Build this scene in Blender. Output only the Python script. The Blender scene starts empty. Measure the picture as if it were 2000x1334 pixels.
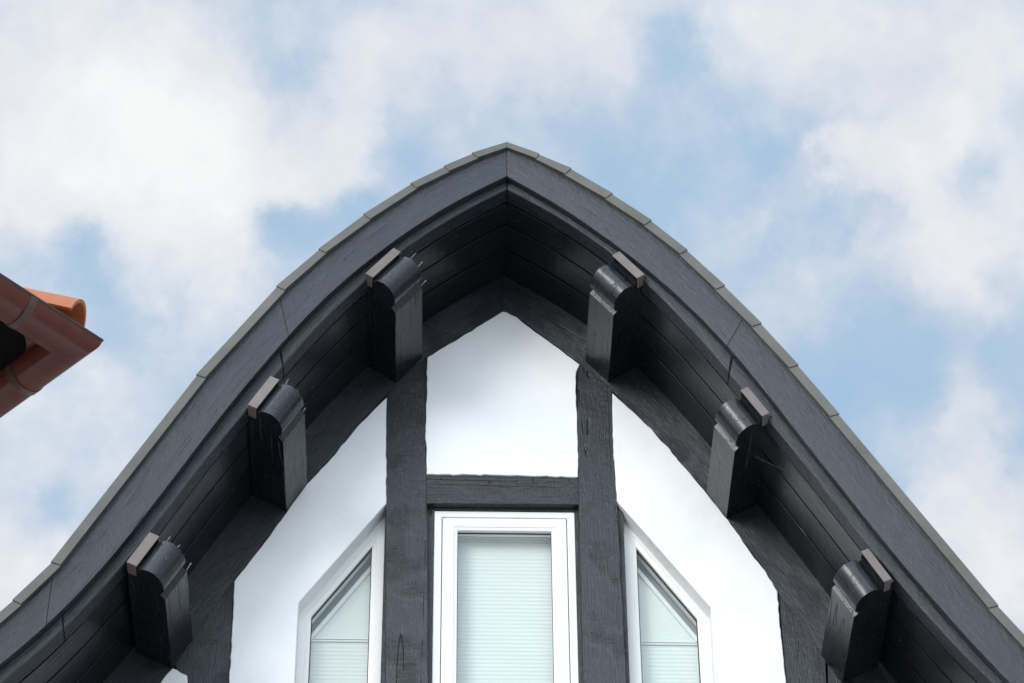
import bpy, bmesh, math, random
from mathutils import Vector, Matrix
random.seed(7)
R = math.radians
sc = bpy.context.scene
col = sc.collection

# ------------------------------------------------------------------ camera
AX_R = Vector((0.99968944, -0.02417018, -0.00606881))
AX_U = Vector((-0.01201273, -0.68075181, 0.73241564))
AX_F = Vector((0.02183397, 0.73211528, 0.68083074))
POS = Vector((-0.2658505, -10.22015513, 1.6))
FPX = 6058.0                                # focal length in pixels of a 2000 px wide picture
cd = bpy.data.cameras.new('camera')
cd.sensor_width = 36.0
cd.lens = 36.0 * FPX / 2000.0
cd.clip_start, cd.clip_end = 0.1, 2000
cam = bpy.data.objects.new('camera', cd)
m = Matrix((AX_R, AX_U, -AX_F)).transposed().to_4x4()
m.translation = POS
cam.matrix_world = m
col.objects.link(cam)
sc.camera = cam

def ray(px, py):
    return (AX_R * ((px - 1000) / FPX) + AX_U * (-(py - 667) / FPX) + AX_F).normalized()

def at(px, py, Y=0.0):                      # the point of the plane y=Y seen at that pixel of the photograph
    d = ray(px, py)
    return POS + d * ((Y - POS.y) / d.y)

def xz(px, py, Y=0.0):
    p = at(px, py, Y)
    return (p.x, p.z)

# ------------------------------------------------------------------ world
SUN_EL, SUN_AZ = R(20), R(218)              # azimuth clockwise from +Y
world = bpy.data.worlds.new('World')
sc.world = world
world.use_nodes = True
nt = world.node_tree
nt.nodes.clear()
def N(tree, kind, **kw):
    n = tree.nodes.new(kind)
    for k, v in kw.items():
        setattr(n, k, v)
    return n
L = nt.links.new
wout = N(nt, 'ShaderNodeOutputWorld'); bg = N(nt, 'ShaderNodeBackground')
bg.inputs['Strength'].default_value = 0.1
L(bg.outputs[0], wout.inputs[0])
sky = N(nt, 'ShaderNodeTexSky', sky_type='NISHITA')
sky.sun_disc = False
sky.sun_elevation = SUN_EL; sky.sun_rotation = SUN_AZ
sky.air_density = 1.0; sky.dust_density = 1.0; sky.ozone_density = 1.2
tc = N(nt, 'ShaderNodeTexCoord')
def wnoise(scale, detail, rough, vec, dist=0.0):
    n = N(nt, 'ShaderNodeTexNoise'); n.inputs['Scale'].default_value = scale
    n.inputs['Detail'].default_value = detail; n.inputs['Roughness'].default_value = rough
    n.inputs['Distortion'].default_value = dist
    L(vec, n.inputs['Vector']); return n
def wmath(op, a, b, clamp=False):
    n = N(nt, 'ShaderNodeMath', operation=op); n.use_clamp = clamp
    for i, v in enumerate((a, b)):
        if isinstance(v, (int, float)): n.inputs[i].default_value = v
        else: L(v, n.inputs[i])
    return n.outputs[0]
# direction warped by noise, so that the cloud banks get frayed edges
w1 = wnoise(22, 5, 0.6, tc.outputs['Generated'])
sub = N(nt, 'ShaderNodeVectorMath', operation='SUBTRACT'); L(w1.outputs['Color'], sub.inputs[0]); sub.inputs[1].default_value = (.5, .5, .5)
scl = N(nt, 'ShaderNodeVectorMath', operation='SCALE'); L(sub.outputs[0], scl.inputs[0]); scl.inputs['Scale'].default_value = 0.05
add = N(nt, 'ShaderNodeVectorMath', operation='ADD'); L(tc.outputs['Generated'], add.inputs[0]); L(scl.outputs[0], add.inputs[1])
DV = add.outputs[0]
# cloud banks (+) and gaps (-): where they stand in the sky, radius, weight
BANKS = [
 (120, 150, 330, .55), (330, 290, 260, .60), (480, 330, 210, .45), (640, 300, 170, .30), (450, 40, 250, .10), (850, 60, 300, .32),
 (1080, 90, 190, .35), (700, 180, 160, .25), (60, 380, 200, .30), (300, 520, 170, .20), (420, 500, 160, .25), (1550, 60, 260, .25), (1850, 120, 300, .38),
 (1800, 300, 170, .25), (1950, 450, 240, .30), (1640, 330, 75, .42), (1740, 320, 85, .42), (1800, 400, 90, .2), (1850, 520, 200, .25), (1900, 620, 120, .15), (1480, 440, 80, .18),
 (1600, 630, 160, .12), (1880, 770, 90, .22), (1840, 900, 170, .28), (1950, 1080, 220, .45), (40, 1130, 170, .55), (20, 940, 130, .20), (200, 880, 190, .14), (120, 760, 180, .12),
 (130, 500, 120, -.36), (20, 480, 80, -.12), (230, 640, 110, -.25), (590, 450, 95, -.42), (690, 425, 80, -.35), (560, 120, 80, -.18), (800, 300, 110, -.26), (960, 250, 110, -.14), (1120, 320, 140, -.10),
 (1290, 100, 100, -.32), (1330, 330, 220, -.26), (1500, 330, 120, -.2), (1400, 560, 120, -.12), (1640, 450, 90, -.34), (1530, 500, 90, -.2), (1870, 340, 90, -.42),
 (1700, 740, 230, -.3), (1560, 760, 180, -.15), (1950, 720, 110, -.2), (70, 1010, 90, -.35), (1990, 860, 80, -.2), (1740, 940, 130, -.15), (180, 560, 90, -.1)]
acc = None
for (px, py, rr, w) in BANKS:
    d = ray(px, py)
    if w < 0: w *= .8
    dist = N(nt, 'ShaderNodeVectorMath', operation='DISTANCE'); L(DV, dist.inputs[0]); dist.inputs[1].default_value = d
    mr = N(nt, 'ShaderNodeMapRange', interpolation_type='SMOOTHERSTEP')
    mr.inputs['From Min'].default_value = 0; mr.inputs['From Max'].default_value = rr * 1.35 / FPX * 0.86
    mr.inputs['To Min'].default_value = w; mr.inputs['To Max'].default_value = 0
    L(dist.outputs['Value'], mr.inputs['Value'])
    acc = mr.outputs[0] if acc is None else wmath('ADD', acc, mr.outputs[0])
w2 = wnoise(9, 7, 0.58, DV)
w3 = wnoise(38, 8, 0.6, tc.outputs['Generated'], 0.15)
w4 = wnoise(16, 6, 0.55, DV)
cov = wmath('ADD', acc, wmath('ADD', wmath('MULTIPLY', wmath('SUBTRACT', w2.outputs['Fac'], .5), .55), wmath('MULTIPLY', wmath('SUBTRACT', w3.outputs['Fac'], .5), .8)))
cov = wmath('ADD', cov, .515)
cr = N(nt, 'ShaderNodeMapRange', interpolation_type='SMOOTHSTEP'); L(cov, cr.inputs['Value'])
cr.inputs['From Min'].default_value = .03; cr.inputs['From Max'].default_value = .95
cr.inputs['To Min'].default_value = .06; cr.inputs['To Max'].default_value = 1.0
CLOUD_GREY = (5.25, 5.75, 6.6, 1); CLOUD_WHITE = (8.0, 8.05, 8.1, 1)
cm = N(nt, 'ShaderNodeMix', data_type='RGBA'); L(wmath('ADD', wmath('MULTIPLY', wmath('SUBTRACT', cov, .2), .75), wmath('MULTIPLY', wmath('SUBTRACT', w4.outputs['Fac'], .5), 1.3), True), cm.inputs['Factor'])
cm.inputs[6].default_value = CLOUD_GREY; cm.inputs[7].default_value = CLOUD_WHITE
hz = N(nt, 'ShaderNodeMix', data_type='RGBA'); hz.inputs['Factor'].default_value = .82
L(sky.outputs[0], hz.inputs[6]); hz.inputs[7].default_value = (3.4, 5.25, 7.3, 1)     # thin high haze over the blue
mx = N(nt, 'ShaderNodeMix', data_type='RGBA'); L(cr.outputs[0], mx.inputs['Factor']); L(hz.outputs[2], mx.inputs[6]); L(cm.outputs[2], mx.inputs[7])
# sky brightened round the veiled sun, out of view: added fill for the plaster
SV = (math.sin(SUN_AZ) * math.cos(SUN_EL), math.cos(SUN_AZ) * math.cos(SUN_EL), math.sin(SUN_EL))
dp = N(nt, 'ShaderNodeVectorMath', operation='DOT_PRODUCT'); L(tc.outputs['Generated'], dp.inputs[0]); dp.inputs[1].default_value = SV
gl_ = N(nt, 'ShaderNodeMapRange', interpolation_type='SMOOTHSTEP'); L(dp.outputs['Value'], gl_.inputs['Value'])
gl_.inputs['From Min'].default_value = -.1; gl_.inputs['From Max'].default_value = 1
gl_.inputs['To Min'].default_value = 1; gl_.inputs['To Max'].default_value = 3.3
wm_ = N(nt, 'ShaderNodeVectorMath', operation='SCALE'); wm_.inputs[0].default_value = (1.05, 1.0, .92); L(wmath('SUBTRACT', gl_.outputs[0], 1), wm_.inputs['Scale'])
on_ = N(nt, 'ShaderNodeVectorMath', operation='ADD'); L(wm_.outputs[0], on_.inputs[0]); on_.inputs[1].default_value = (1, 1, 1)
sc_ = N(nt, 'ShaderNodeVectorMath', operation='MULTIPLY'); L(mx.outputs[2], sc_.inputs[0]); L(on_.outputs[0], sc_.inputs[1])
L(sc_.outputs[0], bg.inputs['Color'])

# ------------------------------------------------------------------ sun
sd = bpy.data.lights.new('sun', 'SUN'); sd.energy = 1.2; sd.angle = R(23); sd.color = (1, .985, .96)
sun = bpy.data.objects.new('sun', sd)
sv = Vector((math.sin(SUN_AZ) * math.cos(SUN_EL), math.cos(SUN_AZ) * math.cos(SUN_EL), math.sin(SUN_EL)))
sun.rotation_euler = sv.to_track_quat('Z', 'Y').to_euler()
sun.location = (-4, -12, 20)
col.objects.link(sun)
sc.view_settings.view_transform = 'Standard'
sc.view_settings.look = 'None'
sc.view_settings.exposure = 0.22
sc.view_settings.gamma = 1
sc.render.resolution_x, sc.render.resolution_y = 1024, 683

# ------------------------------------------------------------------ materials
def mat(name):
    mt = bpy.data.materials.new(name); mt.use_nodes = True
    t = mt.node_tree; b = t.nodes['Principled BSDF']
    return mt, t, b
def noise(t, scale, detail=4, rough=.55, vec=None, dist=0):
    n = t.nodes.new('ShaderNodeTexNoise'); n.inputs['Scale'].default_value = scale
    n.inputs['Detail'].default_value = detail; n.inputs['Roughness'].default_value = rough; n.inputs['Distortion'].default_value = dist
    if vec is not None: t.links.new(vec, n.inputs['Vector'])
    return n
def mapping(t, vec, s, r=(0, 0, 0), l=(0, 0, 0)):
    n = t.nodes.new('ShaderNodeMapping'); n.inputs['Scale'].default_value = s; n.inputs['Rotation'].default_value = r; n.inputs['Location'].default_value = l
    t.links.new(vec, n.inputs['Vector']); return n.outputs[0]
def ramp(t, fac, stops):
    n = t.nodes.new('ShaderNodeValToRGB'); t.links.new(fac, n.inputs[0])
    e = n.color_ramp.elements
    while len(e) < len(stops): e.new(0.5)
    for i, (p, c) in enumerate(stops):
        e[i].position = p; e[i].color = c if len(c) == 4 else (*c, 1)
    return n.outputs[0]
def g(v): return (v, v, v, 1)
def tmath(t, op, a, b, clamp=False):
    n = t.nodes.new('ShaderNodeMath'); n.operation = op; n.use_clamp = clamp
    for i, v in enumerate((a, b)):
        if isinstance(v, (int, float)): n.inputs[i].default_value = v
        else: t.links.new(v, n.inputs[i])
    return n.outputs[0]
def mixc(t, f, a, b):
    n = t.nodes.new('ShaderNodeMix'); n.data_type = 'RGBA'
    if isinstance(f, (int, float)): n.inputs['Factor'].default_value = f
    else: t.links.new(f, n.inputs['Factor'])
    for i, v in ((6, a), (7, b)):
        if isinstance(v, tuple): n.inputs[i].default_value = v
        else: t.links.new(v, n.inputs[i])
    return n.outputs[2]
def bump(t, b, h, strength, dist, prev=None):
    n = t.nodes.new('ShaderNodeBump'); n.inputs['Strength'].default_value = strength; n.inputs['Distance'].default_value = dist
    t.links.new(h, n.inputs['Height'])
    if prev is not None: t.links.new(prev, n.inputs['Normal'])
    t.links.new(n.outputs[0], b.inputs['Normal']); return n.outputs[0]

def black_paint(name, base=(.014, .015, .019), rough=.33, grain=1.0, crack=1.0, blotch=1.0, crazing=False, speck=1.0, graze=1.0, coat=.0, lumps=1.0, saw=0, bd=.0032):
    """gloss paint brushed over rough sawn timber; U runs along the grain, both in metres"""
    mt, t, b = mat(name)
    uv = t.nodes.new('ShaderNodeUVMap'); uv.uv_map = 'UVMap'
    v = uv.outputs[0]
    gr = noise(t, 1, 6, .62, mapping(t, v, (9, 150, 1)), .6)
    gr2 = noise(t, 1, 4, .6, mapping(t, v, (26, 520, 1)), .2)
    lump = noise(t, 34, 5, .6, v, .5)
    fine = noise(t, 210, 3, .6, v)
    ck = noise(t, 1, 1.2, .4, mapping(t, v, (.4, 11, 1), (0, 0, R(.8)), (3.1, 7.7, 0)), 0)
    ckm = ramp(t, ck.outputs['Fac'], [(.495, g(0)), (.5, g(1)), (.505, g(0))])
    br = noise(t, 7, 2, .5, v)
    brm = ramp(t, br.outputs['Fac'], [(.46, g(0)), (.56, g(1))])
    ckm = tmath(t, 'MULTIPLY', ckm, brm)
    h = tmath(t, 'MULTIPLY', gr.outputs['Fac'], 1.0 * grain)
    h = tmath(t, 'ADD', h, tmath(t, 'MULTIPLY', gr2.outputs['Fac'], .35 * grain))
    h = tmath(t, 'ADD', h, tmath(t, 'MULTIPLY', lump.outputs['Fac'], .9 * lumps))
    h = tmath(t, 'ADD', h, tmath(t, 'MULTIPLY', fine.outputs['Fac'], .22))
    h = tmath(t, 'SUBTRACT', h, tmath(t, 'MULTIPLY', ckm, 1.6 * crack))
    if saw:
        sw = noise(t, 1, 3, .6, mapping(t, v, (330, 9, 1)), .2)
        pm_ = ramp(t, noise(t, 5, 2, .5, v).outputs['Fac'], [(.47, g(0)), (.6, g(1))])
        h = tmath(t, 'ADD', h, tmath(t, 'MULTIPLY', tmath(t, 'MULTIPLY', sw.outputs['Fac'], pm_), 1.0 * saw))
    if crazing:
        vo = t.nodes.new('ShaderNodeTexVoronoi'); vo.feature = 'DISTANCE_TO_EDGE'; vo.inputs['Scale'].default_value = 42
        t.links.new(mapping(t, noise(t, 30, 2, .5, v).outputs['Color'], (.02, .02, .02)), vo.inputs['Vector'])
        ad = t.nodes.new('ShaderNodeVectorMath'); ad.operation = 'ADD'
        t.links.new(mapping(t, v, (1.7, .8, 1)), ad.inputs[0]); t.links.new(mapping(t, noise(t, 30, 2, .5, v).outputs['Color'], (.03, .03, .03)), ad.inputs[1])
        t.links.new(ad.outputs[0], vo.inputs['Vector'])
        cz = ramp(t, vo.outputs['Distance'], [(.0, g(1)), (.022, g(0))])
        cz = tmath(t, 'MULTIPLY', cz, ramp(t, noise(t, 22, 2, .5, v).outputs['Fac'], [(.46, g(0)), (.54, g(1))]))
        h = tmath(t, 'SUBTRACT', h, tmath(t, 'MULTIPLY', cz, 1.2))
        ckm = tmath(t, 'MAXIMUM', ckm, cz)
    bump(t, b, h, .6, bd)
    bl = noise(t, 5, 4, .6, mapping(t, v, (1, 3, 1)))
    c = mixc(t, ramp(t, bl.outputs['Fac'], [(.35, g(0)), (.65, g(blotch))]), (*base, 1), tuple(x * 1.5 for x in base) + (1,))
    sp = t.nodes.new('ShaderNodeTexVoronoi'); sp.inputs['Scale'].default_value = 46; t.links.new(v, sp.inputs['Vector'])
    sm = ramp(t, sp.outputs['Distance'], [(.045, g(1)), (.09, g(0))])
    sepc = t.nodes.new('ShaderNodeSeparateColor'); t.links.new(sp.outputs['Color'], sepc.inputs[0])
    sm = tmath(t, 'MULTIPLY', sm, tmath(t, 'GREATER_THAN', sepc.outputs[0], .93))
    c = mixc(t, tmath(t, 'MULTIPLY', sm, .55 * speck), c, (.35, .36, .37, 1))
    c = mixc(t, tmath(t, 'MULTIPLY', ckm, .9), c, (.003, .003, .003, 1))
    t.links.new(c, b.inputs['Base Color'])
    ro = ramp(t, noise(t, 11, 5, .65, mapping(t, v, (1, 4, 1))).outputs['Fac'], [(.3, g(rough * .75)), (.7, g(rough * 1.35))])
    t.links.new(ro, b.inputs['Roughness'])
    b.inputs['Specular IOR Level'].default_value = .5 * graze
    if coat: b.inputs['Coat Weight'].default_value = coat; b.inputs['Coat Roughness'].default_value = .12
    return mt
M = {}
M['fascia'] = black_paint('painted_timber_fascia', base=(.0155, .0176, .0228), rough=.28, bd=.0048, grain=1.0, crack=.35)
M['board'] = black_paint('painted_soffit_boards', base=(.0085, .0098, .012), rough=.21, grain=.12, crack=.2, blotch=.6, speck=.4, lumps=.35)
M['beam'] = black_paint('painted_rough_beams', base=(.0145, .0163, .0208), rough=.28, bd=.0042, grain=1.25, crack=1.1, saw=1.3)
M['purlin'] = black_paint('painted_purlin_timber', base=(.0065, .0077, .010), rough=.23, grain=.6, crack=1.4)
M['nose'] = black_paint('painted_end_grain', base=(.015, .016, .021), rough=.2, grain=.22, crack=.4, crazing=True, lumps=.4)

def plain(name, c, rough=.5, metal=0, nscale=30, var=.12, bstr=.15, bdist=.001, obj=True):
    mt, t, b = mat(name)
    tcn = t.nodes.new('ShaderNodeTexCoord'); v = tcn.outputs['Object']
    n = noise(t, nscale, 5, .6, v)
    n2 = noise(t, nscale * .12, 3, .5, v)
    f = tmath(t, 'ADD', tmath(t, 'MULTIPLY', n.outputs['Fac'], .5), tmath(t, 'MULTIPLY', n2.outputs['Fac'], .5))
    cc = ramp(t, f, [(.3, tuple(x * (1 - var) for x in c)), (.7, tuple(min(1, x * (1 + var)) for x in c))])
    t.links.new(cc, b.inputs['Base Color'])
    b.inputs['Roughness'].default_value = rough; b.inputs['Metallic'].default_value = metal
    if bstr: bump(t, b, n.outputs['Fac'], bstr, bdist)
    return mt
def plaster():
    mt, t, b = mat('white_lime_plaster')
    v = t.nodes.new('ShaderNodeTexCoord').outputs['Object']
    n = noise(t, 9, 4, .5, v); n2 = noise(t, 90, 4, .6, v); n3 = noise(t, 2.2, 3, .5, v)
    cc = ramp(t, n3.outputs['Fac'], [(.35, (.79, .80, .80)), (.65, (.87, .872, .872))])
    vo = t.nodes.new('ShaderNodeTexVoronoi'); vo.inputs['Scale'].default_value = 19; t.links.new(v, vo.inputs['Vector'])
    s = t.nodes.new('ShaderNodeSeparateColor'); t.links.new(vo.outputs['Color'], s.inputs[0])
    pm = tmath(t, 'MULTIPLY', ramp(t, vo.outputs['Distance'], [(.02, g(1)), (.05, g(0))]), tmath(t, 'GREATER_THAN', s.outputs[0], .8))
    cc = mixc(t, tmath(t, 'MULTIPLY', pm, .45), cc, (.3, .29, .27, 1))
    t.links.new(cc, b.inputs['Base Color']); b.inputs['Roughness'].default_value = .75
    h = tmath(t, 'ADD', n.outputs['Fac'], tmath(t, 'MULTIPLY', n2.outputs['Fac'], .12))
    bump(t, b, h, .5, .012)
    return mt
M['plaster'] = plaster()
M['white'] = plain('white_window_paint', (.80, .80, .765), .38, 0, 14, .02, .05)
M['zinc'] = plain('weathered_zinc', (.108, .100, .087), .5, .15, 9, .32, .12)
M['cap'] = plain('brownish_metal_cap', (.165, .135, .122), .5, .15, 14, .28, .12)
M['dark'] = plain('dark_rebate', (.012, .012, .014), .6)
M['copper'] = plain('red_brown_gutter_metal', (.098, .022, .013), .34, 0, 13, .35, .2)
M['copper'].node_tree.nodes['Principled BSDF'].inputs['Specular IOR Level'].default_value = .32
M['bead'] = plain('tarnished_gutter_bead', (.075, .042, .034), .5, .2, 40, .30, .3)
M['tile'] = plain('orange_clay_tile', (.43, .135, .055), .6, 0, 24, .15, .2)
M['brick'] = plain('neighbour_render', (.32, .2, .15), .8)
M['soffit2'] = plain('dark_stained_boards', (.005, .004, .004), .95)
M['soffit2'].node_tree.nodes['Principled BSDF'].inputs['Specular IOR Level'].default_value = .1
M['rooftile'] = plain('dark_roof_tiles', (.05, .05, .052), .5)
M['ground'] = plain('pale_paving', (.46, .45, .43), .9, 0, 1.5, .12, .2, .01)
M['thread'] = plain('cobweb_silk', (.55, .54, .5), .7, 0, 10, .05, 0)
M['blind'] = plain('pale_pleated_fabric', (.69, .73, .695), .8, 0, 5, .02, 0)
M['rail'] = plain('blind_rail', (.72, .76, .725), .5, 0, 5, .02, 0)
M['liner'] = plain('grey_window_liner', (.36, .375, .40), .6, 0, 5, .05, 0)
def glass():
    mt, t, b = mat('window_glass')
    t.nodes.remove(b)
    o = t.nodes['Material Output']
    tr = t.nodes.new('ShaderNodeBsdfTransparent'); tr.inputs[0].default_value = (.935, .95, .94, 1)
    gl = t.nodes.new('ShaderNodeBsdfGlossy'); gl.inputs['Roughness'].default_value = .015
    fr = t.nodes.new('ShaderNodeFresnel'); geo = t.nodes.new('ShaderNodeNewGeometry')      # a thin pane: same reflection from both sides
    ior = tmath(t, 'ADD', tmath(t, 'MULTIPLY', geo.outputs['Backfacing'], 1 / 1.6 - 1.6), 1.6)
    t.links.new(ior, fr.inputs[0])
    mxs = t.nodes.new('ShaderNodeMixShader')
    t.links.new(fr.outputs[0], mxs.inputs[0]); t.links.new(tr.outputs[0], mxs.inputs[1]); t.links.new(gl.outputs[0], mxs.inputs[2])
    t.links.new(mxs.outputs[0], o.inputs[0])
    return mt
M['glass'] = glass()

# ------------------------------------------------------------------ helpers
def tag(o, label=None, cat=None, group=None, kind=None):
    if label: o['label'] = label
    if cat: o['category'] = cat
    if group: o['group'] = group
    if kind: o['kind'] = kind
    return o
def empty(name, loc=(0, 0, 0)):
    o = bpy.data.objects.new(name, None); o.location = loc; o.empty_display_size = .2; col.objects.link(o); return o
def put(name, verts, faces, material, parent=None, uvs=None, bevel=0, smooth=False, mats=None, fmat=None, seg=1):
    me = bpy.data.meshes.new(name)
    me.from_pydata([tuple(v) for v in verts], [], faces)
    if uvs is not None:
        l = me.uv_layers.new(name='UVMap'); k = 0
        for f, fu in zip(me.polygons, uvs):
            for li, u in zip(f.loop_indices, fu): l.data[li].uv = u
    for mm in (mats or [material]): me.materials.append(mm)
    if fmat:
        for p, i in zip(me.polygons, fmat): p.material_index = i
    if smooth:
        for p in me.polygons: p.use_smooth = True
    bm = bmesh.new(); bm.from_mesh(me); bmesh.ops.recalc_face_normals(bm, faces=bm.faces); bm.to_mesh(me); bm.free()
    o = bpy.data.objects.new(name, me); col.objects.link(o)
    if parent is not None: o.parent = parent
    if bevel:
        md = o.modifiers.new('bevel', 'BEVEL'); md.width = bevel; md.segments = seg; md.limit_method = 'ANGLE'; md.angle_limit = R(40); md.use_clamp_overlap = True
    return o

class Curve:
    """smooth plane curve through (x, z) points, ordered outward from the apex"""
    def __init__(s, pts, smooth=True):
        q = []
        n = len(pts)
        for i in range(n - 1):
            p0 = pts[max(i - 1, 0)]; p1 = pts[i]; p2 = pts[i + 1]; p3 = pts[min(i + 2, n - 1)]
            if i == 0: p0 = (2 * p1[0] - p2[0], 2 * p1[1] - p2[1])
            if i == n - 2: p3 = (2 * p2[0] - p1[0], 2 * p2[1] - p1[1])
            K = 6 if smooth else 1
            for k in range(K):
                u = k / K
                q.append(tuple(.5 * (2 * p1[c] + (p2[c] - p0[c]) * u + (2 * p0[c] - 5 * p1[c] + 4 * p2[c] - p3[c]) * u * u + (3 * p1[c] - p0[c] - 3 * p2[c] + p3[c]) * u ** 3) for c in (0, 1)) if smooth else p1)
        q.append(pts[-1])
        s.p = q; s.l = [0]
        for a, b_ in zip(q, q[1:]): s.l.append(s.l[-1] + math.dist(a, b_))
        s.sg = 1 if q[-1][0] > q[0][0] else -1
    def ev(s, t):
        t = min(max(t, 0), s.l[-1])
        for i in range(len(s.l) - 1):
            if t <= s.l[i + 1]: break
        f = (t - s.l[i]) / max(s.l[i + 1] - s.l[i], 1e-9)
        a, b_ = s.p[i], s.p[i + 1]
        return (a[0] + (b_[0] - a[0]) * f, a[1] + (b_[1] - a[1]) * f)
    def tx(s, x):
        for i in range(len(s.p) - 1):
            a, b_ = s.p[i], s.p[i + 1]
            if (x - a[0]) * s.sg <= (b_[0] - a[0]) * s.sg:
                return s.l[i] + (s.l[i + 1] - s.l[i]) * (x - a[0]) / (b_[0] - a[0] or 1e-9)
        return s.l[-1]
    def seg(s, t0, t1, n): return [s.ev(t0 + (t1 - t0) * i / (n - 1)) for i in range(n)]
    def off(s, d):
        """parallel curve, d > 0 away from the room (up and out)"""
        out = []
        n = len(s.p)
        for i in range(n):
            a = s.p[max(i - 1, 0)]; b_ = s.p[min(i + 1, n - 1)]
            tx_, tz_ = b_[0] - a[0], b_[1] - a[1]; ln = math.hypot(tx_, tz_)
            nx, nz = -tz_ / ln * s.sg, tx_ / ln * s.sg
            if i == 0:
                out.append((s.p[0][0], s.p[0][1] + d / max(.3, abs(nz))))
            else: out.append((s.p[i][0] + nx * d, s.p[i][1] + nz * d))
        while (out[1][0] - out[0][0]) * s.sg <= 0.002: out.pop(1)
        c = Curve(out, False); return c
def extend(p, side, length=1.3):
    """carry a roof curve on past the picture down to the eaves, flattening a little"""
    p = list(p)
    a = math.atan2(p[-1][1] - p[-2][1], abs(p[-1][0] - p[-2][0]))
    x, z = p[-1]
    for k in range(5):
        a2 = a + (R(-38) - a) * (k + 1) / 5
        x += side * math.cos(a2) * length / 5; z += math.sin(a2) * length / 5
        p.append((x, z))
    return p

def strip(name, top, bot, yf, yb, material, parent, bevel=.002, flipgrain=False, uo=None):
    """a curved board: front face between two edges, extruded from yf back to yb; U along it"""
    n = len(top); V = []; F = []; U = []
    uo = random.uniform(0, 40) if uo is None else uo
    us = [0]
    for a, b_ in zip(bot, bot[1:]): us.append(us[-1] + math.dist(a, b_))
    for i in range(n):
        (tx, tz), (bx, bz) = top[i], bot[i]
        V += [(tx, yf, tz), (bx, yf, bz), (bx, yb, bz), (tx, yb, tz)]
    w = math.dist(top[n // 2], bot[n // 2]); d = abs(yb - yf)
    vs = [(0, w), (w, w + d), (w + d, 2 * w + d), (2 * w + d, 2 * w + 2 * d)]
    for i in range(n - 1):
        for k in range(4):
            a = 4 * i + k; b_ = 4 * i + (k + 1) % 4
            F.append((a, b_, b_ + 4, a + 4))
            U.append([(uo + us[i], uo + vs[k][0]), (uo + us[i], uo + vs[k][1]), (uo + us[i + 1], uo + vs[k][1]), (uo + us[i + 1], uo + vs[k][0])])
    F.append((0, 3, 2, 1)); U.append([(uo, uo), (uo + .01, uo), (uo + .01, uo + d), (uo, uo + d)])
    e = 4 * (n - 1); F.append((e, e + 1, e + 2, e + 3)); U.append([(uo, uo), (uo + .01, uo), (uo + .01, uo + d), (uo, uo + d)])
    return put(name, V, F, material, parent, U, bevel)

def prism(name, poly, yf, yb, material, parent, axis='z', bevel=.002, mats=None):
    """outline in (x, z) extruded from yf back to yb; U along the given axis"""
    n = len(poly); uo = random.uniform(0, 40)
    V = [(x, yf, z) for x, z in poly] + [(x, yb, z) for x, z in poly]
    F = [tuple(range(n)), tuple(range(2 * n - 1, n - 1, -1))]
    for i in range(n): F.append((i, i + n, (i + 1) % n + n, (i + 1) % n))
    def uvp(p): return (uo + p[2], uo + p[0] + p[1]) if axis == 'z' else (uo + p[0], uo + p[2] + p[1])
    U = [[uvp(V[i]) for i in f] for f in F]
    return put(name, V, F, material, parent, U, bevel, mats=mats)

def inset(poly, d):
    """convex outline moved inward by d (outward when negative)"""
    n = len(poly)
    cx = sum(p[0] for p in poly) / n; cz = sum(p[1] for p in poly) / n
    lines = []
    for i in range(n):
        a, b_ = poly[i], poly[(i + 1) % n]
        dx, dz = b_[0] - a[0], b_[1] - a[1]; l = math.hypot(dx, dz); nx, nz = -dz / l, dx / l
        if (cx - a[0]) * nx + (cz - a[1]) * nz < 0: nx, nz = -nx, -nz
        lines.append(((a[0] + nx * d, a[1] + nz * d), (dx, dz)))
    out = []
    for i in range(n):
        (p, r), (q, s_) = lines[i - 1], lines[i]
        cr_ = r[0] * s_[1] - r[1] * s_[0]
        t = ((q[0] - p[0]) * s_[1] - (q[1] - p[1]) * s_[0]) / cr_
        out.append((p[0] + r[0] * t, p[1] + r[1] * t))
    return out
def ring(name, outer, inner, yf, yb, material, parent, bevel=.002, yi=None):
    """a frame: the band between two similar outlines"""
    n = len(outer); yi = yf if yi is None else yi
    V = [(x, yf, z) for x, z in outer] + [(x, yi, z) for x, z in inner] + [(x, yb, z) for x, z in inner] + [(x, yb, z) for x, z in outer]
    F = []
    for i in range(n):
        j = (i + 1) % n
        for k in range(4):
            k2 = (k + 1) % 4
            F.append((k * n + i, k * n + j, k2 * n + j, k2 * n + i))
    return put(name, V, F, material, parent, None, bevel)
def tube(name, pts, rad, material, parent=None, sides=6, taper=1.0):
    V, F = [], []
    pts = [Vector(p) for p in pts]
    for i, p in enumerate(pts):
        d = (pts[min(i + 1, len(pts) - 1)] - pts[max(i - 1, 0)]).normalized()
        a = d.cross(Vector((0, 0, 1)));
        if a.length < .1: a = d.cross(Vector((1, 0, 0)))
        a.normalize(); b_ = d.cross(a)
        r_ = rad * (1 + (taper - 1) * i / (len(pts) - 1))
        for k in range(sides):
            th = 2 * math.pi * k / sides
            V.append(p + a * math.cos(th) * r_ + b_ * math.sin(th) * r_)
    for i in range(len(pts) - 1):
        for k in range(sides):
            F.append((i * sides + k, i * sides + (k + 1) % sides, (i + 1) * sides + (k + 1) % sides, (i + 1) * sides + k))
    F.append(tuple(range(sides))); F.append(tuple(range((len(pts) - 1) * sides, len(pts) * sides)))
    return put(name, V, F, material, parent, None, 0, True)
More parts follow.
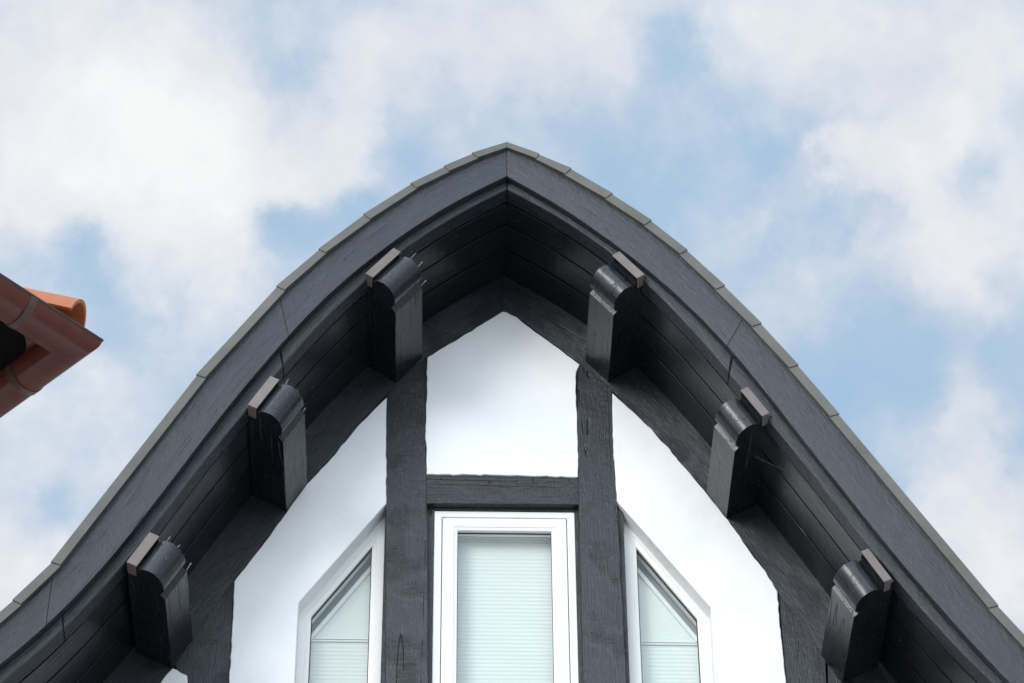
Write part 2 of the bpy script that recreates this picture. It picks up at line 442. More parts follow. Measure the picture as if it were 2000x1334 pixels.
def wobble(px_pts, amp=1.6, step=13, seed=1):
    """plaster trowelled up to rough timber: break a straight run into an uneven line"""
    rnd = random.Random(seed); out = []
    for a, b_ in zip(px_pts, px_pts[1:]):
        n = max(1, int(math.dist(a, b_) / step))
        for k in range(n):
            f = (k + (rnd.uniform(-.25, .25) if k else 0)) / n
            j = 0 if k == 0 else amp
            out.append((a[0] + (b_[0] - a[0]) * f + rnd.gauss(0, j * .55), a[1] + (b_[1] - a[1]) * f + rnd.gauss(0, j * .55)))
    out.append(px_pts[-1])
    return out

# ------------------------------------------------------------------ ground
gs = 600
put('ground', [(-gs, -gs, 0), (gs, -gs, 0), (gs, gs, 0), (-gs, gs, 0)], [(0, 1, 2, 3)], M['ground'])
tag(bpy.data.objects['ground'], 'pale stone paving of the street', None, None, 'structure')

# ------------------------------------------------------------------ the house
house = empty('half_timbered_house', (0, 0, 0))
tag(house, 'black and white half-timbered gable with a curved overhanging roof, filling the middle of the photo', 'house')
Y_TRIM, Y_BARGE, Y_FLY = -.620, -.605, -.570

T_TOP = {-1: [(990,276.8),(923.4,299.6),(869,325),(803.3,358.9),(711.4,419),(624,486.8),(541.4,559.4),(385,732.5),(101.4,1098),(26.3,1172)],
          1: [(990,276.8),(1051.8,301),(1114.4,329.6),(1194.8,378.4),(1270.9,430.7),(1341,488.5),(1414,557.6),(1485.5,631.5),(1557.4,712.8),(1637.2,808.4),(1948,1182.7)]}
T_BOT = {-1: [(990,287.5),(934,308.2),(878.4,334.2),(814.8,367),(724,428),(637,493.6),(556.8,566.4),(402,737.5),(119,1103.5),(42,1180)],
          1: [(990,287.5),(1046,309.4),(1102.6,340),(1181.5,387.2),(1257.4,439.4),(1327.2,495.8),(1397.4,565),(1468.2,637.5),(1540.6,718),(1620.5,813),(1930,1187.4)]}
BARGE = {-1: [(990,344),(938,365),(875,400),(795,450),(700,523),(650,562.6),(577.7,639),(520,705),(450,787.6),(385,873),(325,953),(261,1034),(210,1102.6),(140,1175),(90,1226.5),(0,1300)],
          1: [(990,344),(1042.6,370),(1120,417.7),(1192.8,470),(1253,513),(1327,579),(1375,622.7),(1420,671.5),(1475,738),(1500,767.6),(1555,842.7),(1625,930),(1682.6,1000),(1730,1065),(1775,1117.6),(1825,1172.7),(1883,1240),(1970,1334)]}
FLY = {-1: [(990.5,369),(925.4,397.7),(862.8,435),(777.7,490),(715,547),(662.8,590),(602.8,655),(554,709),(483,800),(405,887.7),(350,965),(297.6,1034),(244,1102.6),(175,1172.7),(122.6,1234),(75,1278),(5,1334)],
        1: [(990.5,369),(1055,400),(1130,444),(1205,499),(1265,552.6),(1310,595),(1362.6,654),(1422.7,722),(1455,762),(1511,830),(1567.6,897.7),(1625,970),(1672.8,1034),(1752.7,1135),(1805,1192.7),(1860,1255),(1938,1334)]}
WR = {-1: [(982,609),(958,624),(910,652),(835,697),(771,748),(755,772),(700,830),(654,887),(599,945),(553,1008),(513,1064),(457,1135),(417,1190),(366,1270),(337,1306),(314,1334)],
       1: [(982,609),(1009,619),(1045,648),(1090,679),(1132,712),(1194,762),(1220,790),(1265,832),(1300,868),(1352,930),(1380,963),(1422,1015),(1446,1048),(1468,1081),(1495,1115),(1519,1156),(1560,1216),(1611,1289),(1640,1329)]}

def fair(c, passes=3):
    """sawn curves run fair: even out small wobbles along the resampled edge"""
    p = c.seg(0, c.l[-1], 60)
    for _ in range(passes * 4):
        p = [p[0]] + [tuple(.25 * p[i - 1][k] + .5 * p[i][k] + .25 * p[i + 1][k] for k in (0, 1)) for i in range(1, len(p) - 1)] + [p[-1]]
    return Curve(p, False)
def world(ptsd, Y, side): return extend([xz(a, b_, Y) for a, b_ in ptsd[side]], side)
SOFFIT = {}
for side in (-1, 1):
    cTop = Curve(world(T_BOT, Y_TRIM, side)).off(.004)
    cB = fair(Curve(world(BARGE, Y_BARGE, side)))
    cF = fair(Curve(world(FLY, Y_FLY, side)))
    SOFFIT[side] = cF
    # bargeboards, jointed where the photograph shows the joints
    joints = {-1: [((545, 598), (564, 651)), ((102.6, 1122), (89, 1227))], 1: [((1451, 622.7), (1420, 671.5))]}[side]
    tt = [0] + [cTop.tx(xz(*a, Y_BARGE)[0]) for a, b_ in joints] + [cTop.l[-1]]
    tb = [0] + [cB.tx(xz(*b_, Y_BARGE)[0]) for a, b_ in joints] + [cB.l[-1]]
    for i in range(len(tt) - 1):
        gp = .0003
        strip('bargeboard', cTop.seg(tt[i] + (gp if i else .0), tt[i + 1] - gp, 40), cB.seg(tb[i] + (gp if i else .0), tb[i + 1] - gp, 40), Y_BARGE, Y_BARGE + .033, M['fascia'], house, .0018)
    # fly rafter behind and below it
    up = cF.off(.095)
    jx = {-1: [(553, 712), (122.6, 1234)], 1: [(1424, 721)]}[side]
    ta = [0] + [cF.tx(xz(*a, Y_FLY)[0]) for a in jx] + [cF.l[-1]]
    tu = [0] + [up.l[-1] * 0 + up.tx(cF.ev(t)[0] - side * 0 + (cF.off(.095).ev(t)[0] - cF.ev(t)[0])) for t in ta[1:-1]] + [up.l[-1]]
    for i in range(len(ta) - 1):
        gp = .0010
        dz = .0025 if i % 2 else 0
        strip('fly_rafter', up.seg(tu[i] + (gp if i else 0), tu[i + 1] - gp, 40), [(x, z - dz) for x, z in cF.seg(ta[i] + (gp if i else 0), ta[i + 1] - gp, 40)], Y_FLY + dz, -.487, M['fascia'], house, .004)
    # soffit boards
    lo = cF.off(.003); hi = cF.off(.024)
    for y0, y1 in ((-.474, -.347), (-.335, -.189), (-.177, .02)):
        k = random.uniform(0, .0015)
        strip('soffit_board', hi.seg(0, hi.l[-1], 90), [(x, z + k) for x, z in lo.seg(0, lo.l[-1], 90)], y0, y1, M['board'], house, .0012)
    # rafter lying in the wall
    cw = Curve(extend([xz(a, b_, 0) for a, b_ in WR[side]], side), False)
    wt = cF.off(.05)
    nn = 70
    strip('wall_rafter', wt.seg(0, wt.l[-1], nn), cw.seg(0, cw.l[-1], nn), -.006, .115, M['beam'], house, .002)
    # roof covering behind the verge
    rt = Curve(world(T_TOP, Y_TRIM, side), False).off(-.006); rb = cF.off(.055)
    strip('roof', rt.seg(0, rt.l[-1], 60), rb.seg(0, rb.l[-1], 60), -.565, 7, M['rooftile'], house, 0)
    # metal verge flashing, piece by piece, each lapping the one below
    A = [xz(a, b_, Y_TRIM) for a, b_ in T_TOP[side]]; B = [xz(a, b_, Y_TRIM) for a, b_ in T_BOT[side]]
    a0, b0 = A[-1], B[-1]
    dxy = (A[-1][0] - A[-2][0], A[-1][1] - A[-2][1]); ln = math.hypot(*dxy)
    for k in range(2):
        an = math.atan2(dxy[1], abs(dxy[0])) * (.93 if side < 0 else .95)
        dd = (side * math.cos(an) * .62, math.sin(an) * .62)
        A.append((A[-1][0] + dd[0], A[-1][1] + dd[1])); B.append((B[-1][0] + dd[0], B[-1][1] + dd[1]))
    for i in range(len(A) - 1):
        ov = .012                                   # the lap
        d = (A[i + 1][0] - A[i][0], A[i + 1][1] - A[i][1]); ln = math.hypot(*d)
        e = (d[0] / ln * ov, d[1] / ln * ov)
        low = .0025 if i else 0
        poly = [A[i], (A[i + 1][0], A[i + 1][1]), (B[i + 1][0], B[i + 1][1]), B[i]]
        nx, nz = -d[1] / ln * side, d[0] / ln * side
        lift = .0035
        yf = Y_TRIM - .004 * (i % 2)
        poly = [(A[i][0] + nx * 0, A[i][1] + nz * 0), (A[i + 1][0] + nx * lift + e[0] * .25, A[i + 1][1] + nz * lift + e[1] * .25), (B[i + 1][0] + e[0] * .25, B[i + 1][1] + e[1] * .25), (B[i][0] - nx * low, B[i][1] - nz * low)]
        if i == 0: poly[0] = (A[0][0], A[0][1]); poly[3] = (B[0][0], B[0][1])
        yo = [Y_TRIM, Y_TRIM - .0045, Y_TRIM - .0045, Y_TRIM]
        V_ = [(x, y, z) for (x, z), y in zip(poly, yo)] + [(x, -.46, z) for x, z in poly]
        put('verge_flashing', V_, [(0, 1, 2, 3), (7, 6, 5, 4), (0, 4, 5, 1), (1, 5, 6, 2), (2, 6, 7, 3), (3, 7, 4, 0)], M['zinc'], house, None, .001)

# purlins --------------------------------------------------------------
PROF = [(.108, -.572), (.102, -.585), (.086, -.595), (.068, -.599), (.050, -.598), (.034, -.592), (.020, -.582), (.009, -.567), (.001, -.549), (-.003, -.531), (-.003, -.513), (.002, -.498), (.008, -.487), (.018, -.478)]
NOSE_N = len(PROF)
BEV = [(-.006, -.455)]
def purlin(lo_px, hi_px, htop, nose_in=0.0, seed=0, nails=(), slope=None, w=None):
    a = Vector(at(*lo_px)); b_ = Vector(at(*hi_px))
    s = (b_ - a); s.y = 0
    if w is None: w = s.length
    s.normalize()
    if slope is not None:
        sg = 1 if s.x > 0 else -1
        s = Vector((sg * math.cos(R(slope)), 0, math.sin(R(slope))))
    u = Vector((-s.z, 0, s.x)) if s.x > 0 else Vector((s.z, 0, -s.x))
    if u.z < 0: u = -u
    q0 = [(U_, V_ + nose_in) for U_, V_ in PROF]; bev = BEV
    if nose_in: q0 = q0[:-2] + [(.010, -.474), (.024, -.459)]; bev = [(-.004, -.441)]
    prof = [(htop, -.575), (.112, -.575)] + q0 + bev + [(-.007, .05), (htop, .05)]
    n = len(prof)
    def P(U_, V_, t): return a + u * U_ + s * t + Vector((0, V_, 0))
    V = [P(U_, V_, 0) for U_, V_ in prof] + [P(U_, V_, w) for U_, V_ in prof]
    F = [tuple(range(n)), tuple(range(2 * n - 1, n - 1, -1))]; FM = [0, 0]; uo = random.uniform(0, 40)
    UV = [[(uo + prof[i][1], uo + prof[i][0]) for i in F[0]], [(uo + prof[i - n][1], uo + 1 + prof[i - n][0]) for i in F[1]]]
    cum = [0]
    for i in range(n): cum.append(cum[-1] + math.dist(prof[i], prof[(i + 1) % n]))
    for i in range(n):
        j = (i + 1) % n
        F.append((i, j, j + n, i + n))
        nose = 1 <= i <= NOSE_N + 2
        FM.append(1 if 1 <= i <= NOSE_N + 1 else 0)
        UV.append([(uo + cum[i], uo), (uo + cum[i + 1], uo), (uo + cum[i + 1], uo + w), (uo + cum[i], uo + w)])
    o = put('purlin', V, F, None, house, UV, 0, mats=[M['purlin'], M['nose']], fmat=FM)
    for p in o.data.polygons:
        p.use_smooth = p.index >= 2
    md = o.modifiers.new('edge', 'EDGE_SPLIT'); md.split_angle = R(28)
    # metal cap folded over the upper end
    e = .004; t0, t1 = -e, w + e
    c0, c1 = .114, (htop - .016 if nose_in else htop - .004)
    def box(u0, u1, v0, v1, s0, s1, tp=0):
        return [P(u0 + tp, v0, s0), P(u1, v0, s0), P(u1, v1, s0), P(u0 + tp * 2, v1, s0), P(u0 + tp, v0, s1), P(u1, v0, s1), P(u1, v1, s1), P(u0 + tp * 2, v1, s1)]
    fb = [(0, 1, 2, 3), (7, 6, 5, 4), (0, 4, 5, 1), (1, 5, 6, 2), (2, 6, 7, 3), (3, 7, 4, 0)]
    vv = box(c0, c1, -.604, -.6005, t0, t1) + box(c0 + .001, c1, -.600, -.535, t0, t0 + .0025, .003) + box(c0 + .001, c1, -.600, -.535, t1 - .0025, t1, .003)
    ff = fb + [tuple(i + 8 for i in f) for f in fb] + [tuple(i + 16 for i in f) for f in fb]
    cap = put('cap', vv, ff, M['cap'], o, None, .0012)
    rnd = random.Random(seed)
    for (uu, vv_, ln) in nails:
        q = P(uu, vv_, w - .002)
        d = (s * 1.0 + Vector((0, -.15, 0)) + u * rnd.uniform(-.15, .1)).normalized()
        nl = tube('nail', [q, q + d * ln * .5, q + d * ln], .0009, M['thread'], o, 5, .9)
        hd = tube('nail', [q + d * ln, q + d * (ln + .005)], .0028, M['thread'], o, 6, .6) if rnd.random() < .5 else None
    return o
NL = [(.07, -.585, .05), (.03, -.55, .045), (.0, -.47, .03), (.02, -.40, .025)]
purlin((771, 748), (822, 700), .160, 0, 1, NL)
purlin((557, 999), (598, 945), .162, .0, 2, [(.09, -.575, .045), (.05, -.54, .03), (.0, -.47, .02)])
purlin((333, 1306), (374, 1250), .165, .0, 3, [(.09, -.575, .04), (.05, -.54, .045), (.0, -.45, .04)])
purlin((1190, 748), (1145, 705), .172, .028, 4)
purlin((1421, 1013), (1382, 964), .168, .028, 5)
purlin((1647.5, 1334), (1606, 1277), .166, .03, 6)

# timbers of the wall ---------------------------------------------------
ZB = 8.46
def down(p, q, z=ZB):
    """carry the edge p -> q on, straight, down to height z"""
    f = (z - q[1]) / (q[1] - p[1]); return (q[0] + (q[0] - p[0]) * f, z)
def edge(lst, Y=0.0):
    w_ = [xz(a, b_, Y) for a, b_ in lst]; return w_ + [down((w_[-1][0] - .0, w_[-1][1] + 1), w_[-1])]
PL = edge(wobble([(755, 745), (754, 870), (754, 975), (753, 1100), (752.5, 1334)], .7, 30, 11)); PR = edge(wobble([(834, 675), (833, 855), (833, 925), (834, 1000), (835.8, 1334)], .7, 30, 12))
prism('post', PL + PR[::-1], 0, .13, M['beam'], house)
QL = edge(wobble([(1128, 690), (1127, 810), (1129, 925), (1130, 1000), (1138.8, 1334)], .7, 30, 13)); QR = edge(wobble([(1196, 740), (1197.8, 870), (1202, 930), (1204.5, 975), (1209, 1050), (1223.4, 1334)], .7, 30, 14))
prism('post', QL + QR[::-1], 0, .13, M['beam'], house)
OL = edge([(343, 1240), (344, 1334)]); OR = edge([(459, 1100), (447.5, 1334)])
prism('post', OL + OR[::-1], 0, .13, M['beam'], house)
OL2 = edge([(1517, 1120), (1536, 1334)]); OR2 = edge([(1611, 1230), (1614, 1334)])
prism('post', OL2 + OR2[::-1], 0, .13, M['beam'], house)
lt = [xz(a, b_) for a, b_ in wobble([(832, 920), (832, 982.5), (1131, 984.5), (1131, 922)], .3, 40, 5)]
prism('lintel', lt, .002, .05, M['beam'], house, 'x')
for px_, py_ in ((862, 934.5), (955, 941), (1041, 942), (1041.5, 936), (1110, 937)):
    p = at(px_, py_, .0005)
    tube('nail', [p, p + Vector((0, .004, 0))], .0045, M['dark'], house, 8)

# plaster panels --------------------------------------------------------
YP = -.0075
def panel(px_pts): return [xz(a, b_, YP) for a, b_ in px_pts]
cp = wobble([(982, 608), (958, 623), (910, 651.5), (858, 683), (835, 697), (834, 720), (833.4, 780), (830.6, 855), (833, 888), (833.4, 925.3), (980, 927.5), (1128.8, 931), (1129, 900), (1127.3, 810), (1124.3, 765), (1125.5, 726), (1132, 712), (1090, 679.5), (1045, 648), (1009, 619), (990, 610)], 1.0, 10, 21)
prism('plaster_panel', panel(cp), YP, .10, M['plaster'], house, 'z', .0022)
lp_a = wobble([(754.5, 980), (754, 870), (755.5, 775.4), (735, 795), (700, 830.5), (654.5, 887), (599, 945), (553.5, 1008.5), (513, 1064), (457.6, 1134.7), (455, 1195), (451.5, 1251), (447.5, 1334)], 1.05, 10, 22)
w_ = panel(lp_a)
rv = panel([(575.3, 1334), (583.4, 1176.5), (755.0, 982.3)])
LPAN = w_ + [(w_[-1][0], ZB), (rv[0][0], ZB)] + rv[:-1] + [rv[-1]]
prism('plaster_panel', LPAN, YP, .13, M['plaster'], house, 'z', .003)
rp_a = wobble([(1205, 978), (1202.3, 930), (1197.8, 870), (1196.3, 810), (1196.3, 767), (1220, 789), (1265, 831), (1300, 868), (1352.6, 930), (1380, 963), (1422, 1014.8), (1446.4, 1048), (1467.6, 1081), (1495, 1114.7), (1519, 1155.6), (1520.6, 1190), (1525, 1230), (1529.7, 1278), (1535.7, 1334)], 1.05, 10, 23)
w_ = panel(rp_a)
rv2 = panel([(1395.6, 1334), (1388.9, 1187), (1205.7, 979.5)])
RPAN = w_ + [(w_[-1][0], ZB), (rv2[0][0], ZB)] + rv2
prism('plaster_panel', RPAN, YP, .13, M['plaster'], house, 'z', .003)
# small corner panels outside the outer posts
sp = wobble([(366, 1345), (365.2, 1319), (351.8, 1313), (337.6, 1305), (323.5, 1319.5), (312, 1336)], .8, 8, 24)
w_ = panel(sp)
prism('plaster_panel', [(w_[0][0], ZB)] + w_ + [(w_[-1][0] - .46, w_[-1][1] - .66), (w_[-1][0] - .46, ZB)], YP, .10, M['plaster'], house, 'z', .002)
BR = edge([(1614.6, 1235), (1617.6, 1334)]); BR2 = edge([(1668, 1300), (1671, 1400)])
prism('brace', BR + BR2[::-1], .003, .13, M['beam'], house)
w_ = panel([(1673, 1390), (1690, 1410)])
prism('plaster_panel', [(w_[0][0], ZB), w_[0], w_[1], (w_[1][0] + .46, w_[1][1] - .66), (w_[1][0] + .46, ZB)], YP, .10, M['plaster'], house, 'z', .002)
# beam under the windows, lower wall, body of the house
prism('beam', [(-2.35, 8.25), (2.35, 8.25), (2.35, 8.458), (-2.35, 8.458)], -.004, .13, M['beam'], house, 'x')
prism('wall', [(-2.32, .0), (2.32, .0), (2.32, 8.248), (-2.32, 8.248)], -.012, .24, M['plaster'], house, 'x', 0)
core = [SOFFIT[-1].ev(t * SOFFIT[-1].l[-1] / 20) for t in range(20, -1, -1)] + [SOFFIT[1].ev(t * SOFFIT[1].l[-1] / 20) for t in range(1, 21)]
core = [(x, z - .0) for x, z in core if -2.3 < x < 2.3]
prism('wall', [(-2.3, .01)] + core + [(2.3, .01)], .30, 6.9, M['plaster'], house, 'z', 0)

# windows ---------------------------------------------------------------
def pleats(name, outline_fn, z0, z1, x0fn, x1fn, yc, parent, pitch=.0205, amp=.0055):
    V, F = [], []
    n = int((z1 - z0) / pitch * 2); z = z1
    for k in range(n + 1):
        z = z1 - k * pitch / 2; y = yc + (amp if k % 2 else -amp)
        V += [(x0fn(z), y, z), (x1fn(z), y, z)]
        if k: a = 2 * k; F.append((a - 2, a - 1, a + 1, a))
    return put(name, V, F, M['blind'], parent)

# middle window
win = empty('window'); win.parent = house; tag(win, 'tall middle casement window with a lowered pleated blind')
YW = .036
fo_t = [xz(848.3, 997.6, YW), xz(1122, 1001, YW)]
x0, x1, zt = fo_t[0][0], fo_t[1][0], (fo_t[0][1] + fo_t[1][1]) / 2
fo = [(x0, ZB + .01), (x1, ZB + .01), (x1, zt), (x0, zt)]
fi = inset(fo, .033)
ring('frame', fo, fi, YW, .12, M['white'], win, .002)
so = inset(fo, .0362); si = inset(so, .050); gi = inset(si, .0145)
ring('sash', so, si, YW + .001, .10, M['white'], win, .002)
ring('bead', inset(si, -.001), gi, YW + .003, .085, M['white'], win, .0015, YW + .007)
ring('rebate', inset(fo, .030), inset(fo, .04), YW + .02, .115, M['dark'], win, 0)
gx = inset(gi, -.004)
put('glass', [(x, YW + .024, z) for x, z in gx], [(0, 1, 2, 3)], M['glass'], win)
ring('seal', inset(gi, -.003), inset(gi, .002), YW + .0225, YW + .03, M['dark'], win, 0)
bzt = xz(985, 1053, .125)[1]
lx0, lx1 = gi[0][0] - .012, gi[1][0] + .012
bl = pleats('blind', None, ZB + .03, bzt - .004, lambda z: lx0, lambda z: lx1, .125, win, .0205, .0011)
prism('blind_rail', [(lx0, bzt - .003), (lx1, bzt - .003), (lx1, bzt + .003), (lx0, bzt + .003)], .112, .138, M['rail'], win, 'x', 0)
prism('liner', [(lx0 - .05, ZB), (lx1 + .05, ZB), (lx1 + .05, zt + .03), (lx0 - .05, zt + .03)], .16, .17, M['liner'], win, 'x', 0)
# dark battens filling the slots beside and above the frame
xl, xr = xz(833, 1100)[0] - .01, xz(1134, 1100)[0] + .03
prism('batten', [(xl, ZB), (x0 - .0006, ZB), (x0 - .0006, zt + .05), (xl, zt + .05)], .030, .12, M['beam'], house, 'z', .001)
prism('batten', [(x1 + .0006, ZB), (xr, ZB), (xr, zt + .05), (x1 + .0006, zt + .05)], .030, .12, M['beam'], house, 'z', .001)
prism('batten', [(x0 - .0004, zt + .0006), (x1 + .0004, zt + .0006), (x1 + .0004, zt + .049), (x0 - .0004, zt + .049)], .032, .12, M['beam'], house, 'x', .001)

def side_window(label, G, side):
    """G: glass corners in the photograph: peak, shoulder, outer foot, inner foot"""
    wn = empty('window'); wn.parent = house; tag(wn, label)
    YG = .092; YF = .072
    P = [xz(a, b_, YG) for a, b_ in G]
    P[2] = (P[2][0], ZB + .06); P[3] = (P[3][0], ZB + .06)
    xo = (P[1][0] + P[2][0]) / 2; xi = (P[0][0] + P[3][0]) / 2
    P = [(xi, P[0][1]), (xo, P[1][1]), (xo, ZB + .06), (xi, ZB + .06)]
    o1 = inset(P, -.018); o2 = inset(P, -.054)
    ring('frame', o2, inset(o1, .0), YF, .15, M['white'], wn, .002)
    ring('bead', inset(o1, -.001), P, YF + .002, .14, M['white'], wn, .0015, YF + .007)
    ring('seal', inset(P, -.002), inset(P, .0035), YG - .0012, YG + .01, M['dark'], wn, 0)
    put('glass', [(x, YG, z) for x, z in inset(P, -.003)], [(0, 1, 2, 3)], M['glass'], wn)
    # blinds: a slanted rail under the rake, a flat upper sail, two horizontal rails, pleats below
    YB = .150
    zr = xz(660, 1249, YB)[1]
    Q = inset(P, -.01)
    def xrake(z):
        (ax, az), (bx, bz) = Q[0], Q[1]
        f = (z - bz) / (az - bz); return bx + (ax - bx) * min(max(f, 0), 1)
    ax, az = Q[0]; bx, bz = Q[1]
    ln = math.hypot(ax - bx, az - bz); nx, nz = (az - bz) / ln * (1 if side < 0 else -1), -abs(ax - bx) / ln
    if side > 0: nx = -abs(nx)
    else: nx = abs(nx)
    def sh(p, d): return (p[0] + nx * d, p[1] + nz * d)
    A_, B_ = (ax, az), (bx - (ax - bx) * .12, bz - (az - bz) * .12)
    prism('blind_rail', [sh(A_, .036), sh(B_, .036), sh(B_, .054), sh(A_, .054)], YB - .012, YB + .012, M['rail'], wn, 'x', .001)
    # fan pleated sail
    cx_, cz_ = (ax, zr + .004)
    V = [(cx_, YB, cz_)]; F = []
    a_ = sh(A_, .052); b_ = sh(B_, .052)
    nF = 26
    for k in range(nF + 1):
        f = k / nF
        V.append((a_[0] + (b_[0] - a_[0]) * f, YB + (.0003 if k % 2 else -.0003), max(a_[1] + (b_[1] - a_[1]) * f, zr + .004)))
        if k: F.append((0, k, k + 1))
    put('blind', V, F, M['blind'], wn)
    for dz in (0, -.012):
        prism('blind_rail', [(min(ax, bx) - .02, zr + dz - .004), (max(ax, bx) + .02, zr + dz - .004), (max(ax, bx) + .02, zr + dz + .004), (min(ax, bx) - .02, zr + dz + .004)], YB - .008, YB + .008, M['rail'], wn, 'x', .001)
    pleats('blind', None, ZB + .03, zr - .017, lambda z: min(ax, bx) - .02, lambda z: max(ax, bx) + .02, YB, wn, .0205, .0011)
    prism('liner', [(x, z) for x, z in inset(o2, .01)], .175, .185, M['liner'], wn, 'z', 0)
    # dark batten in the slot against the post
    s_ = 1 if side < 0 else -1
    ex = o2[0][0]
    pe = xz(753 if side < 0 else 1214, 1150)[0] + s_ * .02
    prism('batten', [(ex + s_ * .0006, ZB), (pe, ZB), (pe, o2[0][1] + .02), (ex + s_ * .0006, o2[0][1] - .012)], .020, .12, M['beam'], house, 'z', .001)
    return o2
side_window('slanted-top window on the left of the middle window', [(726.6, 1070.8), (607.8, 1207.4), (602.3, 1334), (718.4, 1334)], -1)
side_window('slanted-top window on the right of the middle window', [(1241.5, 1072.3), (1361.7, 1211.6), (1368.3, 1334), (1254.2, 1334)], 1)

# ------------------------------------------------------------------ neighbouring house
P = at(199.5, 665.4, -3.0)
nb = empty('neighbouring_house', (P.x - 2.5, P.y, 0))
tag(nb, 'corner of the next house at the left edge, red-brown gutter and an orange hip tile', 'house')
def nput(name, V, F, mt, par=None, **k):
    off = Vector(nb.location)
    o = put(name, [Vector(v) - off for v in V], F, mt, par or nb, **k); return o
d1 = Vector((-.7071, -.7071, 0)); d2 = Vector((-.7071, .7071, 0)); LEN = 5.0
rg = .068
def sweep(name, prof, mt, par=None, smooth=True, closed=False):
    """profile (inward, up) swept along both eaves with a mitre at the corner"""
    st = [(P + d1 * LEN, d2), (P, None), (P + d2 * LEN, d1)]
    V, F = [], []; n = len(prof)
    for base, inw in st:
        for (a, z) in prof:
            v = Vector((-1.4142 * a, 0, z)) if inw is None else inw * a + Vector((0, 0, z))
            V.append(base + v)
    for i in range(2):
        for k in range(n if closed else n - 1):
            k2 = (k + 1) % n
            F.append((i * n + k, i * n + k2, (i + 1) * n + k2, (i + 1) * n + k))
    return nput(name, V, F, mt, par, smooth=smooth)
NA = 20
pf = [(rg + rg * math.cos(math.pi - math.pi * k / NA), -rg * math.sin(math.pi * k / NA)) for k in range(NA + 1)]
pin = [(rg + (rg - .002) * math.cos(math.pi * k / NA), -(rg - .002) * math.sin(math.pi * k / NA)) for k in range(NA + 1)]
gut = sweep('gutter', pf + pin, M['copper'], closed=True)
md = gut.modifiers.new('edge', 'EDGE_SPLIT'); md.split_angle = R(50)
sweep('bead', [(.0045 + .0085 * math.cos(t * math.pi / 5), .001 + .0085 * math.sin(t * math.pi / 5)) for t in range(10)], M['bead'], gut, closed=True)
def bracket(dr, inw, s0):
    V, F = [], []; r2 = rg + .003; n = 18
    for side in (0, .026):
        for k in range(n + 1):
            th = math.pi * k / n
            a = rg - r2 * math.cos(th); z = -r2 * math.sin(th)
            for rr in (0, -.003):
                V.append(P + dr * (s0 + side) + inw * (rg - (r2 + rr) * math.cos(th)) + Vector((0, 0, -(r2 + rr) * math.sin(th) + (.004 if k == 0 else 0))))
    q = 2 * (n + 1)
    for k in range(n):
        a = 2 * k
        F += [(a, a + 2, q + a + 2, q + a), (a + 1, q + a + 1, q + a + 3, a + 3), (a, a + 1, a + 3, a + 2), (q + a, q + a + 2, q + a + 3, q + a + 1)]
    # foot screwed to the eaves board
    b_ = P + dr * s0 + inw * (2 * rg + .002); e = P + dr * (s0 + .026) + inw * (2 * rg + .002)
    k0 = len(V)
    V += [b_ + Vector((0, 0, -.004)), e + Vector((0, 0, -.004)), e + inw * .05 + Vector((0, 0, -.004)), b_ + inw * .05 + Vector((0, 0, -.004)), b_, e, e + inw * .05, b_ + inw * .05]
    F += [tuple(k0 + i for i in f) for f in [(0, 1, 2, 3), (7, 6, 5, 4), (0, 4, 5, 1), (1, 5, 6, 2), (2, 6, 7, 3), (3, 7, 4, 0)]]
    o = nput('bracket', V, F, M['bead'], gut)
    # small clip over the bead
    return o
bracket(d1, d2, .265); bracket(d2, d1, .285)
for s0 in (1.2, 2.1, 3.0): bracket(d1, d2, s0); bracket(d2, d1, s0)
# soldered fillet in the inner corner of the gutter
ci = P + Vector((-1.4142 * 2 * rg, 0, 0)); V = []; nn_ = 8
for (zz) in (.002, -.006):
    V.append(ci + Vector((.012, 0, zz)))
    for k in range(nn_ + 1):
        f = k / nn_; a0_ = ci + d1 * .085; b0_ = ci + d2 * .085; cc_ = ci + Vector((-.03, 0, 0))
        V.append(a0_ * (1 - f) ** 2 + cc_ * 2 * f * (1 - f) + b0_ * f * f + Vector((0, 0, zz - .012 * math.sin(math.pi * f) * (zz < 0))))
q = nn_ + 2; F = []
for k in range(nn_): F += [(0, k + 1, k + 2), (q, q + k + 2, q + k + 1), (k + 1, q + k + 1, q + k + 2, k + 2)]
F += [(0, q, q + 1, 1), (0, q - 1, 2 * q - 1, q)]
nput('corner_fillet', V, F, M['copper'], gut)
# eaves board and soffit
sweep('eaves_soffit', [(2 * rg + .002, .035), (2 * rg + .002, -.008), (2 * rg + .50, -.006), (2 * rg + .50, .035)], M['soffit2'], smooth=False, closed=True)
# tiled roof: two pitches meeting in the hip
tp = math.tan(R(35)); zc = P.z + .012
def roof_plane(dr, inw):
    V, F = [], []; nu = 140; nv = 12
    for j in range(nv + 1):
        a = .035 + j * .30
        for i in range(nu + 1):
            s0 = a; s1 = LEN
            s = s0 + (s1 - s0) * i / nu
            w_ = .018 * math.sin(s * 2 * math.pi / .2)
            V.append(P + dr * s + inw * a + Vector((0, 0, .012 + (a - .035) * tp + w_ + (.015 if j % 2 else 0))))
    for j in range(nv):
        for i in range(nu):
            k = j * (nu + 1) + i; F.append((k, k + 1, k + nu + 2, k + nu + 1))
    return nput('roof', V, F, M['tile'], smooth=True)
roof_plane(d1, d2); roof_plane(d2, d1)
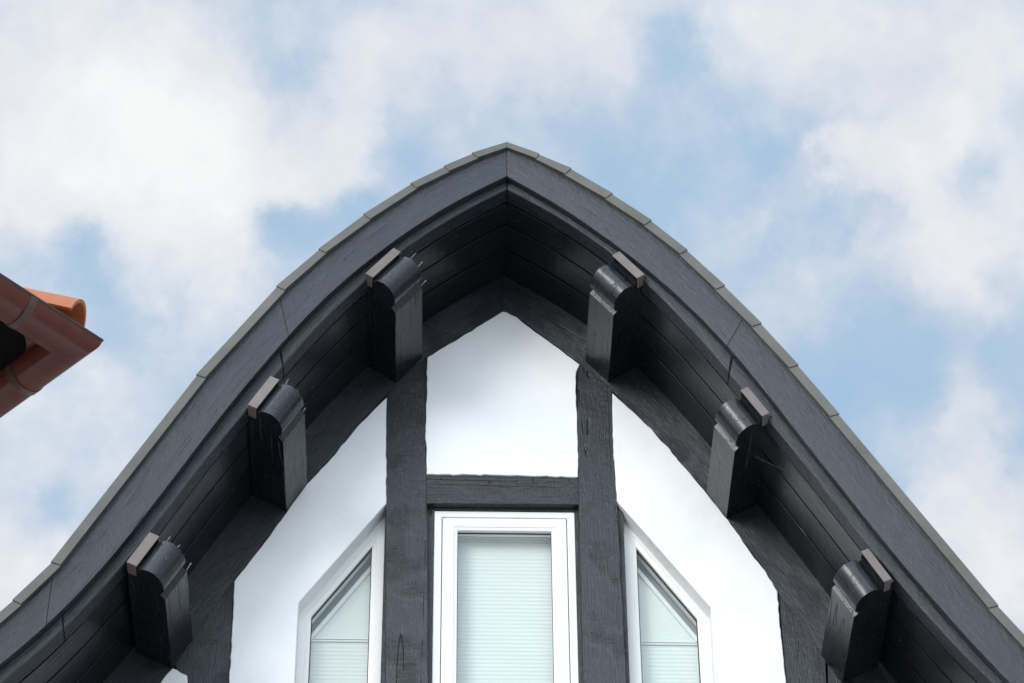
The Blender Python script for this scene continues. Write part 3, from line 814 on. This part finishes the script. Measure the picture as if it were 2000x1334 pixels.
# barrel tiles on the hip
C0 = at(141, 648, -3.0)
ax_ = Vector((-1, 0, .34)).normalized(); upv = Vector((.34, 0, 1)).normalized(); yv = Vector((0, 1, 0))
for k in range(7):
    V, F = [], []; n = 20; rr0 = .099; rr1 = .086; l0 = k * .34; lt_ = .40
    for (l, rad) in ((0, rr0 + .001), (.03, rr0), (.031, rr0), (lt_, rr1)):
        for th_ in (1, 0):
            for i in range(n + 1):
                th = math.pi * i / n
                r_ = rad - (0 if th_ else .012)
                V.append(C0 + ax_ * (l0 + l) + yv * (-math.cos(th) * r_) + upv * (math.sin(th) * r_ + .010 * (1 - l / lt_)))
    q = n + 1
    for a in range(3):
        for i in range(n):
            o_ = 2 * a * q
            F.append((o_ + i, o_ + i + 1, o_ + 2 * q + i + 1, o_ + 2 * q + i))
            F.append((o_ + q + i, o_ + 3 * q + i, o_ + 3 * q + i + 1, o_ + q + i + 1))
        F.append((2 * a * q, 2 * a * q + q, 2 * a * q + 3 * q, 2 * a * q + 2 * q)); F.append((2 * a * q + n, 2 * a * q + 2 * q + n, 2 * a * q + 3 * q + n, 2 * a * q + q + n))
    for i in range(n): F.append((i, q + i, q + i + 1, i + 1))
    o = nput('hip_tile', V, F, M['tile'])
    for p_ in o.data.polygons: p_.use_smooth = True
    o.modifiers.new('edge', 'EDGE_SPLIT').split_angle = R(40)
# walls
wc = P + Vector((-.8, 0, 0))
q = [wc, wc + d1 * 4.2, wc + d1 * 4.2 + d2 * 4.2, wc + d2 * 4.2]
V = [Vector((v.x, v.y, 0)) for v in q] + [Vector((v.x, v.y, P.z + .02)) for v in q]
nput('wall', V, [(0, 1, 5, 4), (1, 2, 6, 5), (2, 3, 7, 6), (3, 0, 4, 7), (4, 5, 6, 7)], M['brick'])

# ------------------------------------------------------------------ cobwebs
def web(label, pts, r_=.00035):
    o = tube('cobweb_thread', pts, r_, M['thread'], None, 4)
    tag(o, label, 'cobweb')
def arc(a, b_, sag, n=10):
    a, b_ = Vector(a), Vector(b_)
    return [a + (b_ - a) * (i / n) + Vector(sag) * math.sin(math.pi * i / n) for i in range(n + 1)]
web('taut cobweb thread from the middle right purlin across to the soffit boards', arc(at(1476, 892, -.52), at(1541, 921, -.36), (0, 0, -.004)))
web('short curled cobweb on the fly rafter above the topmost left purlin', arc(at(786, 459, -.574), at(801, 473, -.574), (.004, 0, .004)))

# every pane faces the street
for o in list(col.objects):
    if o.type == 'MESH' and o.name.startswith('glass') and o.data.polygons[0].normal.y > 0:
        o.data.flip_normals()
